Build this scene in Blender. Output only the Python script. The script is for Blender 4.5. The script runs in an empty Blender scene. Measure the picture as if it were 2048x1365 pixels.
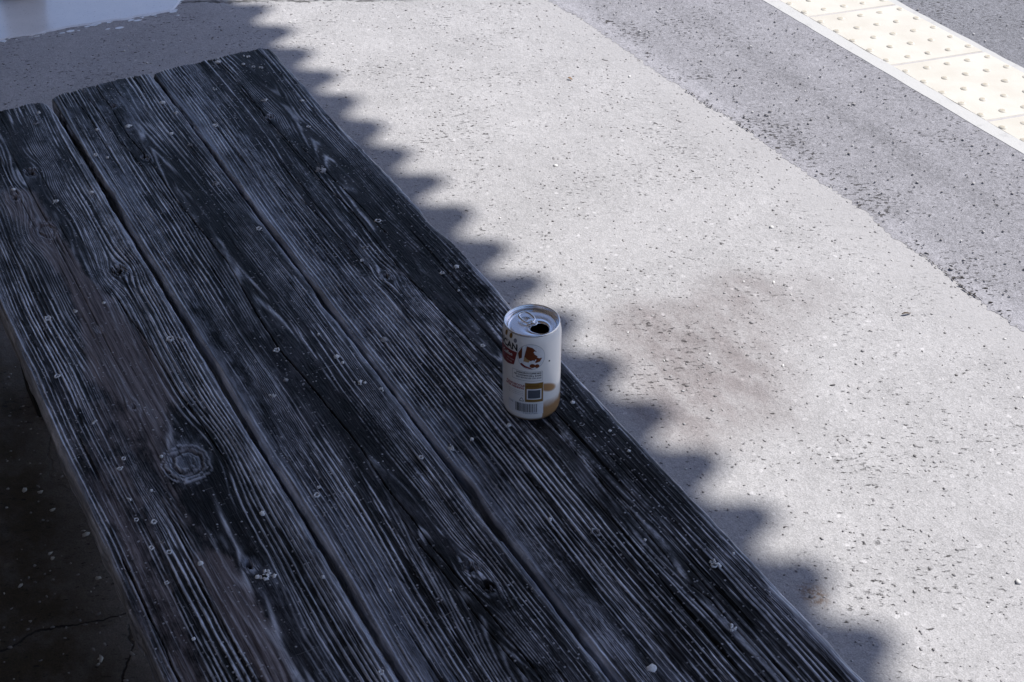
import bpy, bmesh, math, random
import numpy as np

# ------------------------------------------------------------------ camera, world, sun, exposure
S = bpy.context.scene
CAM_H = 1.413
cd = bpy.data.cameras.new('camera'); cam = bpy.data.objects.new('camera', cd)
S.collection.objects.link(cam)
cam.location = (0, 0, CAM_H); cam.rotation_euler = (math.radians(90 - 36), 0, 0)
cd.sensor_width = 36; cd.lens = 2900 / 2048 * 36; cd.clip_start = 0.05; cd.clip_end = 400
S.camera = cam

AX = math.radians(-61.9)                 # heading of the platform: local x runs along the bench, local y across it
SUN_EL = math.radians(55)
w = bpy.data.worlds.new('World'); S.world = w; w.use_nodes = True
nt = w.node_tree; nt.nodes.clear()
sky = nt.nodes.new('ShaderNodeTexSky'); sky.sky_type = 'NISHITA'; sky.sun_disc = False
sky.sun_elevation = SUN_EL; sky.sun_rotation = math.radians(61.9)
sky.air_density = 1.0; sky.dust_density = 1.4; sky.ozone_density = 3.2
bg = nt.nodes.new('ShaderNodeBackground'); bg.inputs['Strength'].default_value = 0.092
wo = nt.nodes.new('ShaderNodeOutputWorld')
tint = nt.nodes.new('ShaderNodeMix'); tint.data_type = 'RGBA'; tint.blend_type = 'MULTIPLY'; tint.inputs[0].default_value = 1.0
tint.inputs[7].default_value = (1.0, .99, 1.10, 1)   # the film's lilac white balance, the same over the whole sky
nt.links.new(sky.outputs[0], tint.inputs[6]); nt.links.new(tint.outputs[2], bg.inputs[0]); nt.links.new(bg.outputs[0], wo.inputs[0])
ld = bpy.data.lights.new('sun', 'SUN'); sun = bpy.data.objects.new('sun', ld); S.collection.objects.link(sun)
ld.energy = 4.1; ld.angle = math.radians(0.85); ld.color = (1.0, 0.97, 0.925)
nx, ny = -math.sin(AX), math.cos(AX)     # unit vector across the platform
from mathutils import Vector, Matrix
sd = Vector((nx * math.cos(SUN_EL), ny * math.cos(SUN_EL), math.sin(SUN_EL)))
sun.rotation_euler = sd.to_track_quat('Z', 'Y').to_euler(); sun.location = (5, 3, 8)
vs = S.view_settings; vs.view_transform = 'Standard'; vs.look = 'None'; vs.exposure = 0.44; vs.gamma = 1; vs.use_curve_mapping = False

# ------------------------------------------------------------------ helpers
COL = S.collection
rng = np.random.default_rng(7); random.seed(7)

def place(o, x=0, y=0, z=0, rot=0):      # platform coordinates (x along, y across) -> world
    c, s = math.cos(AX), math.sin(AX)
    o.location = (x * c - y * s, x * s + y * c, z); o.rotation_euler = (0, 0, AX + rot)
    return o

def obj(name, me, mat=None, parent=None):
    o = bpy.data.objects.new(name, me); COL.objects.link(o)
    if mat is not None:
        for m in (mat if isinstance(mat, (list, tuple)) else [mat]): me.materials.append(m)
    if parent is not None: o.parent = parent
    return o

def empty(name, label, cat, group=None):
    o = bpy.data.objects.new(name, None); COL.objects.link(o); o.empty_display_size = .05
    o['label'] = label; o['category'] = cat
    if group: o['group'] = group
    return o

def mesh(name, verts, faces, smooth=True):
    me = bpy.data.meshes.new(name); me.from_pydata([tuple(v) for v in verts], [], faces); me.validate(); me.update()
    if smooth: me.polygons.foreach_set('use_smooth', [True] * len(me.polygons))
    return me

def box(bm, x0, x1, y0, y1, z0, z1, bev=0):
    v = [bm.verts.new((x, y, z)) for z in (z0, z1) for x, y in ((x0, y0), (x1, y0), (x1, y1), (x0, y1))]
    fs = [(3, 2, 1, 0), (4, 5, 6, 7), (0, 1, 5, 4), (1, 2, 6, 5), (2, 3, 7, 6), (3, 0, 4, 7)]
    F = [bm.faces.new([v[i] for i in f]) for f in fs]
    if bev:
        es = {e for f in F for e in f.edges}
        bmesh.ops.bevel(bm, geom=list(es), offset=bev, segments=2, affect='EDGES', profile=.5)

def bm_mesh(name, bm, smooth=False):
    me = bpy.data.meshes.new(name); bmesh.ops.recalc_face_normals(bm, faces=bm.faces); bm.to_mesh(me); bm.free()
    if smooth: me.polygons.foreach_set('use_smooth', [True] * len(me.polygons))
    return me

def grid_mesh(name, X, Y, Z, attrs=None):
    ny_, nx_ = X.shape
    co = np.stack([X, Y, Z], -1).reshape(-1, 3).astype(np.float32)
    idx = np.arange(ny_ * nx_).reshape(ny_, nx_)
    q = np.stack([idx[:-1, :-1], idx[:-1, 1:], idx[1:, 1:], idx[1:, :-1]], -1).reshape(-1, 4)
    me = bpy.data.meshes.new(name)
    me.vertices.add(len(co)); me.vertices.foreach_set('co', co.ravel())
    me.loops.add(q.size); me.loops.foreach_set('vertex_index', q.ravel().astype(np.int32))
    me.polygons.add(len(q)); me.polygons.foreach_set('loop_start', np.arange(0, q.size, 4, dtype=np.int32))
    me.polygons.foreach_set('use_smooth', np.ones(len(q), dtype=bool))
    me.update(calc_edges=True)
    for k, v in (attrs or {}).items():
        a = me.attributes.new(k, 'FLOAT', 'POINT'); a.data.foreach_set('value', v.ravel().astype(np.float32))
    return me

def vnoise(x, y, seed=0):
    r = np.random.default_rng(seed); T = r.random((256, 256))
    xi = np.floor(x).astype(int); yi = np.floor(y).astype(int); fx = x - xi; fy = y - yi
    fx = fx * fx * (3 - 2 * fx); fy = fy * fy * (3 - 2 * fy)
    g = lambda a, b: T[a & 255, b & 255]
    return (g(xi, yi) * (1 - fx) + g(xi + 1, yi) * fx) * (1 - fy) + (g(xi, yi + 1) * (1 - fx) + g(xi + 1, yi + 1) * fx) * fy

def fbm(x, y, seed=0, oct=4, gain=.5):
    s = np.zeros_like(x, dtype=float); a = 1; t = 0
    for o in range(oct):
        s += a * vnoise(x * 2 ** o + 17.3 * o, y * 2 ** o + 5.1 * o, seed + o); t += a; a *= gain
    return s / t

def sst(a, b, x):
    t = np.clip((x - a) / (b - a), 0, 1); return t * t * (3 - 2 * t)

# ---- node helpers
class N:
    def __init__(self, name):
        self.m = bpy.data.materials.new(name); self.m.use_nodes = True; self.t = self.m.node_tree; self.t.nodes.clear()
        self.out = self.t.nodes.new('ShaderNodeOutputMaterial'); self.bs = self.t.nodes.new('ShaderNodeBsdfPrincipled')
        self.t.links.new(self.bs.outputs[0], self.out.inputs[0])
        self.co = self.t.nodes.new('ShaderNodeTexCoord').outputs['Object']
    def put(self, sock, v):
        if hasattr(v, 'is_linked') or hasattr(v, 'links'): self.t.links.new(v, sock)
        else:
            if isinstance(v, (tuple, list)) and len(v) == 3 and sock.type == 'RGBA': v = (*v, 1)
            sock.default_value = v
    def math(self, op, a, b=0.0, c=0.0, clamp=False):
        n = self.t.nodes.new('ShaderNodeMath'); n.operation = op; n.use_clamp = clamp
        self.put(n.inputs[0], a); self.put(n.inputs[1], b); self.put(n.inputs[2], c); return n.outputs[0]
    def mix(self, f, a, b, mode='MIX'):
        n = self.t.nodes.new('ShaderNodeMix'); n.data_type = 'RGBA'; n.blend_type = mode
        self.put(n.inputs[0], f); self.put(n.inputs[6], a); self.put(n.inputs[7], b); return n.outputs[2]
    def ramp(self, v, lo, hi, a=0.0, b=1.0):
        n = self.t.nodes.new('ShaderNodeMapRange'); n.interpolation_type = 'SMOOTHSTEP'
        self.put(n.inputs[0], v); self.put(n.inputs[1], lo); self.put(n.inputs[2], hi); self.put(n.inputs[3], a); self.put(n.inputs[4], b); return n.outputs[0]
    def scale(self, s=(1, 1, 1), v=None):
        n = self.t.nodes.new('ShaderNodeVectorMath'); n.operation = 'MULTIPLY'
        self.put(n.inputs[0], v if v is not None else self.co); n.inputs[1].default_value = s; return n.outputs[0]
    def noise(self, scale, detail=3, rough=.5, v=None, dist=0.0):
        n = self.t.nodes.new('ShaderNodeTexNoise'); n.inputs['Scale'].default_value = scale; n.inputs['Detail'].default_value = detail
        n.inputs['Roughness'].default_value = rough; n.inputs['Distortion'].default_value = dist
        self.put(n.inputs['Vector'], v if v is not None else self.co); return n.outputs['Fac']
    def voro(self, scale, feature='F1', v=None, rnd=1.0):
        n = self.t.nodes.new('ShaderNodeTexVoronoi'); n.feature = feature; n.inputs['Scale'].default_value = scale
        n.inputs['Randomness'].default_value = rnd
        self.put(n.inputs['Vector'], v if v is not None else self.co); return n
    def attr(self, name):
        n = self.t.nodes.new('ShaderNodeAttribute'); n.attribute_name = name; return n
    def xyz(self, v=None):
        n = self.t.nodes.new('ShaderNodeSeparateXYZ'); self.put(n.inputs[0], v if v is not None else self.co); return n.outputs
    def bump(self, h, dist, strength=1.0, prev=None):
        n = self.t.nodes.new('ShaderNodeBump'); n.inputs['Distance'].default_value = dist; n.inputs['Strength'].default_value = strength
        self.put(n.inputs['Height'], h)
        if prev is not None: self.t.links.new(prev, n.inputs['Normal'])
        return n.outputs[0]
    def fin(self, col, rough=.8, spec=.3, metal=0.0, normal=None):
        self.put(self.bs.inputs['Base Color'], col); self.put(self.bs.inputs['Roughness'], rough)
        self.put(self.bs.inputs['Specular IOR Level'], spec); self.put(self.bs.inputs['Metallic'], metal)
        if normal is not None: self.t.links.new(normal, self.bs.inputs['Normal'])
        return self.m

def plain(name, col, rough=.7, spec=.3, metal=0.0, var=.12, scale=40):
    n = N(name); f = n.noise(scale, 4, .6)
    c = n.mix(n.ramp(f, .3, .7), tuple(x * (1 - var) for x in col), tuple(min(1, x * (1 + var)) for x in col))
    return n.fin(c, rough, spec, metal)

# ------------------------------------------------------------------ ground materials
def paving_material(name, base, pit_amt, coarse, stain=False, streak=False, floor_cracks=False):
    n = N(name); X, Y, Z = n.xyz()
    big = n.noise(1.7, 4, .6); mid = n.noise(22, 4, .6); fine = n.noise(170, 3, .7); grit = n.noise(420, 2, .6)
    warp = n.t.nodes.new('ShaderNodeVectorMath'); warp.operation = 'ADD'
    ncol = n.t.nodes.new('ShaderNodeTexNoise'); ncol.inputs['Scale'].default_value = 60; n.put(ncol.inputs['Vector'], n.co)
    sc = n.t.nodes.new('ShaderNodeVectorMath'); sc.operation = 'SCALE'; n.put(sc.inputs[0], ncol.outputs['Color']); sc.inputs['Scale'].default_value = .012
    n.put(warp.inputs[0], n.co); n.put(warp.inputs[1], sc.outputs[0])
    vo = n.voro(150, v=warp.outputs[0]); ag = n.xyz(vo.outputs['Color'])[0]       # aggregate grains, each with its own tone
    vo2 = n.voro(75, v=warp.outputs[0]); ag2 = n.xyz(vo2.outputs['Color'])
    lum = n.math('MULTIPLY_ADD', n.math('SUBTRACT', ag, .5), .15 * coarse, 1.0)
    lum = n.math('MULTIPLY_ADD', n.math('SUBTRACT', fine, .5), .42 * coarse, lum)
    lum = n.math('MULTIPLY_ADD', n.math('SUBTRACT', grit, .5), 1.1 * coarse, lum)
    lum = n.math('MULTIPLY_ADD', n.math('SUBTRACT', mid, .5), .26, lum)
    lum = n.math('MULTIPLY_ADD', n.math('SUBTRACT', n.noise(6, 4, .6), .5), .34, lum)
    lum = n.math('MULTIPLY_ADD', n.math('SUBTRACT', big, .5), .30, lum)
    light = n.math('MULTIPLY', n.ramp(ag2[1], .94, .97), n.ramp(vo2.outputs['Distance'], .35, .25))   # pale chips
    lum = n.math('MULTIPLY_ADD', light, .28, lum)
    # open pits between the stones, in clusters; dirt and shadow strokes painted dark
    xw = n.math('MULTIPLY_ADD', X, .471, n.math('MULTIPLY', Y, .882)); yw = n.math('MULTIPLY_ADD', X, -.882, n.math('MULTIPLY', Y, .471))
    pv = n.t.nodes.new('ShaderNodeCombineXYZ'); n.put(pv.inputs[0], n.math('MULTIPLY', xw, .62)); n.put(pv.inputs[1], n.math('MULTIPLY', yw, 1.15)); n.put(pv.inputs[2], n.math('MULTIPLY', X, .2))
    pn = n.noise(150, 2, .55, v=pv.outputs[0]); cl = n.noise(5.5, 3, .65)
    thr = n.math('MULTIPLY_ADD', n.math('SUBTRACT', .62, cl), .42, .735 - pit_amt)
    pit = n.ramp(n.math('SUBTRACT', pn, thr), 0, .028)
    if streak:                                # rubbed darker lanes running along the platform
        st = n.noise(1, 3, .5, v=n.scale((.9, 9, 1)))
        lane = n.math('MULTIPLY', n.ramp(n.math('ABSOLUTE', n.math('SUBTRACT', Y, 1.915)), .075, .0), n.ramp(st, .35, .65))
        lum = n.math('MULTIPLY_ADD', lane, -.2, lum)
        lum = n.math('MULTIPLY_ADD', n.math('SUBTRACT', st, .5), .18, lum)
        lum = n.math('MULTIPLY_ADD', n.ramp(n.math('MULTIPLY_ADD', n.math('SUBTRACT', cl, .5), .06, Y), 1.745, 1.675), .32, lum)
        edge = n.math('MULTIPLY', n.ramp(n.math('ABSOLUTE', n.math('SUBTRACT', Y, 1.735)), .075, .0), n.ramp(cl, .3, .55))
        pit = n.math('MAXIMUM', pit, n.ramp(n.math('SUBTRACT', n.math('MULTIPLY_ADD', edge, .13, pn), thr), 0, .04))
    else:                                     # trowelled smooth band against the newer asphalt
        band = n.math('MULTIPLY', n.ramp(Y, 1.565, 1.64), n.ramp(Y, 1.80, 1.75))
        pit = n.math('MULTIPLY', pit, n.math('SUBTRACT', 1.0, n.math('MULTIPLY', band, .85)))
        lum = n.math('MULTIPLY_ADD', n.math('SUBTRACT', .97, lum), n.math('MULTIPLY', band, .6), lum)
    lum = n.math('MULTIPLY_ADD', n.ramp(n.math('SUBTRACT', pn, n.math('SUBTRACT', thr, .085)), 0, .06), -.17, lum)
    rgb = n.t.nodes.new('ShaderNodeCombineColor')
    for i in range(3): n.put(rgb.inputs[i], n.math('MULTIPLY', lum, base[i]))
    c = rgb.outputs[0]
    if stain:
        jag = n.math('MULTIPLY', n.math('SUBTRACT', n.noise(6, 5, .65), .5), .32)
        def blob(cx, cy, ax, ay, soft=.35):
            dx = n.math('DIVIDE', n.math('SUBTRACT', X, cx), ax); dy = n.math('DIVIDE', n.math('SUBTRACT', Y, cy), ay)
            r = n.math('SQRT', n.math('ADD', n.math('MULTIPLY', dx, dx), n.math('MULTIPLY', dy, dy)))
            return n.ramp(n.math('ADD', r, n.math('MULTIPLY', jag, 2.2)), 1.15, 1.15 - soft)
        s = blob(-1.50, 1.15, .21, .16, .75)
        for bx, by, ba, bb, bk in ((-1.60, 1.30, .15, .14, .6), (-1.42, 1.05, .12, .09, .9), (-1.63, 1.15, .11, .12, .9), (-1.60, 1.44, .10, .09, .35), (-1.66, 1.33, .07, .10, .7)):
            s = n.math('SUBTRACT', n.math('ADD', s, n.math('MULTIPLY', blob(bx, by, ba, bb, .9), bk)), n.math('MULTIPLY', s, n.math('MULTIPLY', blob(bx, by, ba, bb, .9), bk)))
        s = n.math('MULTIPLY', s, n.ramp(n.noise(1, 4, .65, v=n.scale((14, 30, 1))), .3, .62, .5, 1.0))
        c = n.mix(n.math('MULTIPLY', s, .97), c, n.mix(1.0, c, (.60, .555, .55), 'MULTIPLY'))
        ru = n.math('MULTIPLY', blob(-1.016, 1.0, .03, .022, .9), n.ramp(fine, .38, .6))
        c = n.mix(n.math('MULTIPLY', ru, .75), c, (.16, .085, .035))
        jt = n.math('ABSOLUTE', n.math('ADD', n.math('SUBTRACT', X, n.math('MULTIPLY_ADD', n.math('SUBTRACT', Y, .9), .5, -3.322)), n.math('MULTIPLY', n.math('SUBTRACT', n.noise(9, 4, .7), .5), .07)))
        jm = n.math('MULTIPLY', n.ramp(jt, .011, .004), n.ramp(Y, 1.42, 1.30))
        jm = n.math('MULTIPLY', jm, n.ramp(Y, .82, .88)); pit = n.math('MAXIMUM', pit, n.math('MULTIPLY', jm, .9))
    # fine irregular cracks in the worn part beside the wall
    cv = n.t.nodes.new('ShaderNodeVectorMath'); cv.operation = 'ADD'; n.put(cv.inputs[0], n.co)
    s2 = n.t.nodes.new('ShaderNodeVectorMath'); s2.operation = 'SCALE'; s2.inputs['Scale'].default_value = .09
    nc2 = n.t.nodes.new('ShaderNodeTexNoise'); nc2.inputs['Scale'].default_value = 9; nc2.inputs['Detail'].default_value = 5; n.put(nc2.inputs['Vector'], n.co)
    n.put(s2.inputs[0], nc2.outputs['Color']); n.put(cv.inputs[1], s2.outputs[0])
    ck = n.voro(3.2, 'DISTANCE_TO_EDGE', v=cv.outputs[0]).outputs['Distance']
    crack = n.math('MULTIPLY', n.math('MULTIPLY', n.ramp(ck, .009, .003), n.ramp(big, .5, .6)), n.ramp(Y, .25, .15))
    dark = n.math('MAXIMUM', pit, crack)
    bench_shade = n.math('MULTIPLY', n.ramp(n.math('ADD', Y, n.math('MULTIPLY', n.math('SUBTRACT', big, .5), .25)), .30, .12), n.ramp(X, -2.9, -2.3))  # brownish shade under and beside the bench, painted into the paving colour
    c = n.mix(n.math('MULTIPLY', bench_shade, n.ramp(mid, .25, .6, .8, 1.0)), c, n.mix(1.0, c, (.20, .165, .11), 'MULTIPLY'))
    c = n.mix(n.math('MULTIPLY', dark, n.math('MAXIMUM', crack, n.ramp(n.noise(38, 2), .38, .62, .35, .9))), c, (.035, .030, .028))
    h = n.math('MULTIPLY_ADD', dark, -1.0, n.math('MULTIPLY_ADD', fine, .35, n.math('MULTIPLY', ag, .22)))
    h = n.math('MULTIPLY_ADD', mid, .15, h)
    nb = n.bump(h, .0042, .75)
    return n.fin(c, n.math('MULTIPLY_ADD', fine, .25, .68), .25, 0, nb)

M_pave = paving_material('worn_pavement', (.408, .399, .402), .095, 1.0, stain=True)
M_asph = paving_material('grey_asphalt', (.260, .256, .275), .10, 1.65, streak=True)
M_asph2 = paving_material('coarse_asphalt', (.185, .186, .204), .11, 2.3)

def sheet(name, x0, x1, y0, y1, z, mat):
    me = mesh(name, [(x0, y0, 0), (x1, y0, 0), (x1, y1, 0), (x0, y1, 0)], [(0, 1, 2, 3)], False)
    o = obj(name, me, mat); place(o, 0, 0, z); o['kind'] = 'structure'; return o

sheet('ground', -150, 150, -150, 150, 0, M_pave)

# newer asphalt lane with a ragged broken edge, lying on the ground
xs = np.concatenate([[-60], np.arange(-5, 1.0, .003), [60]])
e0 = 1.690 + .022 * (fbm(xs * 3.1, xs * 0, 3) - .5) * 2 + .006 * (fbm(xs * 24, xs * 0, 5, 3) - .5) * 2 + .006 * (fbm(xs * 150, xs * 0, 6, 2) - .5) * 2 - .03 * np.exp(-((xs + 3.0) / .25) ** 2)
step = np.minimum(.006, .003 + .003 * np.ones_like(xs))
V = []; F = []
for i, (x, e) in enumerate(zip(xs, e0)):
    V += [(x, e, .0004), (x, e + .012, .002), (x, 2.128, .002)]
    if i:
        a = 3 * (i - 1); b = 3 * i
        F += [(a, b, b + 1, a + 1), (a + 1, b + 1, b + 2, a + 2)]
o = obj('asphalt_lane', mesh('asphalt_lane', V, F, False), M_asph); place(o); o['kind'] = 'structure'
sheet('platform_edge_asphalt', -60, 60, 2.395, 4.2, .002, M_asph2)

# broken dark joint: crumbs missing along the seam (an open crack whose floor lies in the ground)
n = N('open_crack'); M_crack = n.fin(n.mix(n.noise(300, 3), (.012, .010, .008), (.05, .042, .032)), .95, .05)
bm = bmesh.new()
for i in range(5200):
    x = random.uniform(-4.4, .1); e = float(np.interp(x, xs, e0))
    den = float(vnoise(np.array([x * 3.1]), np.array([.5]), 21)[0]) * .65 + float(vnoise(np.array([x * 13.]), np.array([.5]), 22)[0]) * .35
    if random.random() > 1.9 * (den - .42): continue
    onseam = random.random() < .55
    y = e + (random.gauss(.001, .0014) if onseam else abs(random.gauss(0, .018)) * (.3 + den))
    L = random.uniform(.0015, .006) * (.5 + den); W_ = random.uniform(.0006, .0016) * (.5 + den); a = random.gauss(.05 if onseam else .9, .45); k = 7
    vv = []
    for j in range(k):
        t = j / k * math.tau; px = L * math.cos(t) * random.uniform(.6, 1.2); py = W_ * math.sin(t) * random.uniform(.5, 1.4)
        vv.append(bm.verts.new((x + px * math.cos(a) - py * math.sin(a), y + px * math.sin(a) + py * math.cos(a), .0026 + i * 1e-7)))
    bm.faces.new(vv)
o = obj('pavement_crack', bm_mesh('pavement_crack', bm), M_crack); place(o); o['kind'] = 'stuff'; o['label'] = 'dark broken crack where pale pavement meets grey asphalt'

# ------------------------------------------------------------------ glossy pale floor and post at the far end
n = N('pale_floor_paint'); f1 = n.noise(14, 4, .6); f2 = n.noise(230, 3, .6); X, Y, Z = n.xyz()
c = n.mix(n.ramp(f1, .3, .7), (.84, .85, .86), (.90, .905, .91)); c = n.mix(n.ramp(f2, .60, .75), c, (.5, .5, .52))
n.bs.inputs['Coat Weight'].default_value = 1.0; n.bs.inputs['Coat Roughness'].default_value = .22
M_slab = n.fin(c, n.math('MULTIPLY_ADD', f1, .2, .26), .9, 0, n.bump(f2, .0004, .3))
ys = np.arange(-1.2, .93, .006)
ex = -3.312 + .012 * (fbm(ys * 18, ys * 0, 31, 4) - .5) * 2 + .02 * (fbm(ys * 5, ys * 0, 33, 3) - .5) * 2
ex = ex - .10 * sst(.82, .93, ys)
V = []; F = []
for i, (y, e) in enumerate(zip(ys, ex)):
    V += [(-4.6, y, .0025), (e - .004, y, .0025), (e + .004, y, .0004)]
    if i:
        a = 3 * (i - 1); b = 3 * i; F += [(a, a + 1, b + 1, b), (a + 1, a + 2, b + 2, b + 1)]
o = obj('concrete_floor', mesh('concrete_floor', V, F, False), M_slab); place(o); o['kind'] = 'structure'
bm = bmesh.new()                              # flakes of the same skin broken off along its rim
for i in range(70):
    y = random.uniform(.2, .95); r = random.uniform(.0015, .0075); xx = float(np.interp(y, ys, ex)) + abs(random.gauss(0, .018)) * (1.6 if .55 < y < .75 else .7)
    k = random.randint(5, 8); ring = []
    for j in range(k):
        a = j / k * math.tau; rr = r * random.uniform(.5, 1.2); ring.append((xx + rr * math.cos(a), y + 1.7 * rr * math.sin(a)))
    lo = [bm.verts.new((p, q, 0)) for p, q in ring]; hi = [bm.verts.new((p, q, .0011)) for p, q in ring]; bm.faces.new(hi)
    for j in range(k): bm.faces.new((lo[j], lo[(j + 1) % k], hi[(j + 1) % k], hi[j]))
o = obj('floor_chips', bm_mesh('floor_chips', bm), M_slab); place(o); o['kind'] = 'stuff'; o['label'] = 'broken pale chips along the rim of the concrete floor'

def wood_simple(name, a, b, axis=(3, 30, 30)):
    n = N(name); g = n.noise(1, 5, .65, v=n.scale(axis)); g2 = n.noise(1, 3, .6, v=n.scale(tuple(x * 5 for x in axis)))
    c = n.mix(n.ramp(g, .3, .7), a, b); c = n.mix(n.ramp(g2, .55, .75), c, tuple(x * .5 for x in a))
    return n.fin(c, .75, .3, 0, n.bump(g2, .001, .6))
M_post = wood_simple('post_wood', (.20, .14, .075), (.33, .25, .14), (30, 30, 3))
M_iron = plain('dark_iron', (.03, .03, .032), .6, .4)
post = empty('wooden_post', 'brown wooden post standing on the pale concrete floor', 'post'); place(post, -3.60, .535, .005)
bm = bmesh.new(); box(bm, -.045, .045, -.045, .045, .03, 2.2, .004); obj('shaft', bm_mesh('shaft', bm), M_post, post)
bm = bmesh.new(); box(bm, -.05, .05, -.05, .05, 0, .034, .003); obj('foot_plate', bm_mesh('foot_plate', bm), M_iron, post)

# ------------------------------------------------------------------ tactile paving
n = N('tactile_cream'); f = n.noise(9, 4, .6); f2 = n.noise(260, 3, .6); dirt = n.noise(1, 4, .6, v=n.scale((4.5, 16, 1)))
c = n.mix(n.ramp(f, .3, .7), (.555, .522, .455), (.62, .592, .53)); c = n.mix(n.math('MULTIPLY', n.ramp(dirt, .54, .78), .38), c, (.55, .50, .43))
c = n.mix(n.math('MULTIPLY', n.ramp(f2, .64, .72), .3), c, (.45, .40, .34))
M_tile = n.fin(c, .6, .3, 0, n.bump(f2, .0006, .5))
n = N('worn_dome'); f2 = n.noise(420, 3, .6); 
M_dome = n.fin(n.mix(n.ramp(f2, .35, .62), (.42, .38, .305), (.54, .50, .42)), .75, .2, 0, n.bump(f2, .001, .6))
n = N('white_line_paint'); f = n.noise(35, 5, .65); f2 = n.noise(240, 3, .6)
M_line = n.fin(n.mix(n.math('MULTIPLY', n.ramp(f, .52, .72), .5), (.545, .54, .525), (.38, .375, .37)), .6, .3, 0, n.bump(f2, .0008, .5))
strip = bpy.data.objects.new('tactile_paving', None); COL.objects.link(strip); place(strip, -2.2, 2.27, -.0015); strip['kind'] = 'structure'
SK = .178                                     # joints run a little oblique to the strip
tb = bmesh.new(); W2, L2 = .118, .1488
tv = [(-L2, -W2), (L2, -W2), (L2, W2), (-L2, W2)]
lo = [tb.verts.new((x + SK * y, y, 0)) for x, y in tv]; hi = [tb.verts.new((x * .985 + SK * y, y * .985, .006)) for x, y in tv]; mid_ = [tb.verts.new((x + SK * y, y, .004)) for x, y in tv]
tb.faces.new(hi)
for j in range(4):
    k = (j + 1) % 4; tb.faces.new((lo[j], lo[k], mid_[k], mid_[j])); tb.faces.new((mid_[j], mid_[k], hi[k], hi[j]))
tile_me = bm_mesh('tactile_tile', tb); tile_me.materials.append(M_tile)
dv = []; df = []; K = 12
for r_, z_ in ((.0098, 0), (.0086, .0016), (.0062, .0028), (.0045, .0031)):
    dv += [(r_ * math.cos(a) , r_ * math.sin(a), z_) for a in np.linspace(0, math.tau, K, endpoint=False)]
for l in range(3):
    for j in range(K): df.append((l * K + j, l * K + (j + 1) % K, (l + 1) * K + (j + 1) % K, (l + 1) * K + j))
df.append(tuple(range(3 * K, 4 * K)))
dome_me = mesh('dome', dv, df); dome_me.materials.append(M_tile); dome_me.materials.append(M_dome)
for p_ in dome_me.polygons: p_.material_index = 1 if p_.center.z > .0025 else 0
jm = bmesh.new(); box(jm, -3, 3, -.1345, .1345, -.0035, .0044)
n = N('joint_grout'); M_grout = n.fin(n.mix(n.noise(60, 4), (.34, .32, .33), (.55, .53, .53)), .9, .1)
obj('bedding', bm_mesh('bedding', jm), M_grout, strip)
for i in range(-4, 5):
    t = bpy.data.objects.new('tactile_tile', tile_me); COL.objects.link(t); t.parent = strip
    t.location = (-.1667 + .3025 * i, .004, 0); t.rotation_euler = (0, 0, random.gauss(0, .003))
    if -2 <= i <= 3:
        for a in range(5):
            for b in range(5):
                d = bpy.data.objects.new('dome', dome_me); COL.objects.link(d); d.parent = t
                yy = -.109 + .0535 * b
                d.location = (-.1185 + .0597 * a + SK * yy * .78 + random.gauss(0, .0006), yy + random.gauss(0, .0006), .0058)
                d.rotation_euler = (0, 0, random.uniform(0, 6)); d.scale = (random.uniform(.8, 1.0), random.uniform(.8, 1.0), random.uniform(.7, 1.0))
for yc, hw, mode in ((-.1310, .0165, 0), (.128, .010, 1)):
    xx = np.arange(-3, 3, .012); a = yc - hw + .004 * (fbm(xx * 20, xx * 0, 41 + mode) - .5); b = yc + hw * (.97 if mode == 0 else .85) + .006 * (fbm(xx * 16, xx * 0, 47 + mode) - .5)
    V = []; F = []
    for i in range(len(xx)):
        V += [(xx[i], a[i], .003), (xx[i], a[i] + .001, .0044), (xx[i], b[i], .0066), (xx[i], b[i] + .001, .0015)]
        if i:
            p = 4 * (i - 1); q = 4 * i; F += [(p, p + 1, q + 1, q), (p + 1, p + 2, q + 2, q + 1), (p + 2, p + 3, q + 3, q + 2)]
    obj('border_line', mesh('border_line', V, F, False), M_line, strip)

# ------------------------------------------------------------------ shelter: corrugated roof and back wall (casts the scalloped shade)
shelter = empty('platform_shelter', 'open timber shelter with corrugated roof shading the bench', 'shelter'); place(shelter, -1.2, .5, 0)
M_slate = plain('roof_sheet_grey', (.22, .22, .22), .8, .2)
M_wall = wood_simple('wall_boards', (.26, .20, .15), (.36, .29, .22), (3, 30, 30))
HE = 2.70; SL = math.radians(3); PER = .1345; AMP = .041
yE = 1.016 + HE / math.tan(SUN_EL)            # eave line whose shade falls beside the bench
xr = np.arange(-3.60, .3, PER / 14); yr = np.linspace(-.6, yE, 10)
X, Y = np.meshgrid(xr, yr); cw = np.cos((X + 1.588) / PER * math.tau + .9 * (vnoise(X * 4, X * 0, 8) - .5)); wv = -AMP * np.tanh(1.5 * cw) / math.tanh(1.5) * (1 + .55 * (vnoise(X / PER + .5, X * 0, 9) - .5))
Yn = Y - .5 - np.sin(SL) * wv; Zn = HE + (Y - yE) * math.tan(SL) + wv * np.cos(SL)
me = grid_mesh('roof_sheet', X + 1.2, Yn, Zn)
r = obj('roof_sheet', me, M_slate, shelter); sm = r.modifiers.new('thickness', 'SOLIDIFY'); sm.thickness = .006; sm.offset = -1
for k in range(5):
    bm = bmesh.new(); x0 = -2.34 + k * .92
    v = [(x0 + dx, y, HE + (y + .5 - yE) * math.tan(SL) - .15 - dz) for y in (-1.0, yE - 1.1) for dx in (0, .045) for dz in (0, .07)]
    vv = [bm.verts.new(p) for p in v]
    for f in ((0, 1, 3, 2), (4, 6, 7, 5), (0, 4, 5, 1), (2, 3, 7, 6), (0, 2, 6, 4), (1, 5, 7, 3)): bm.faces.new([vv[i] for i in f])
    obj('rafter', bm_mesh('rafter', bm), M_wall, shelter)
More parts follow.
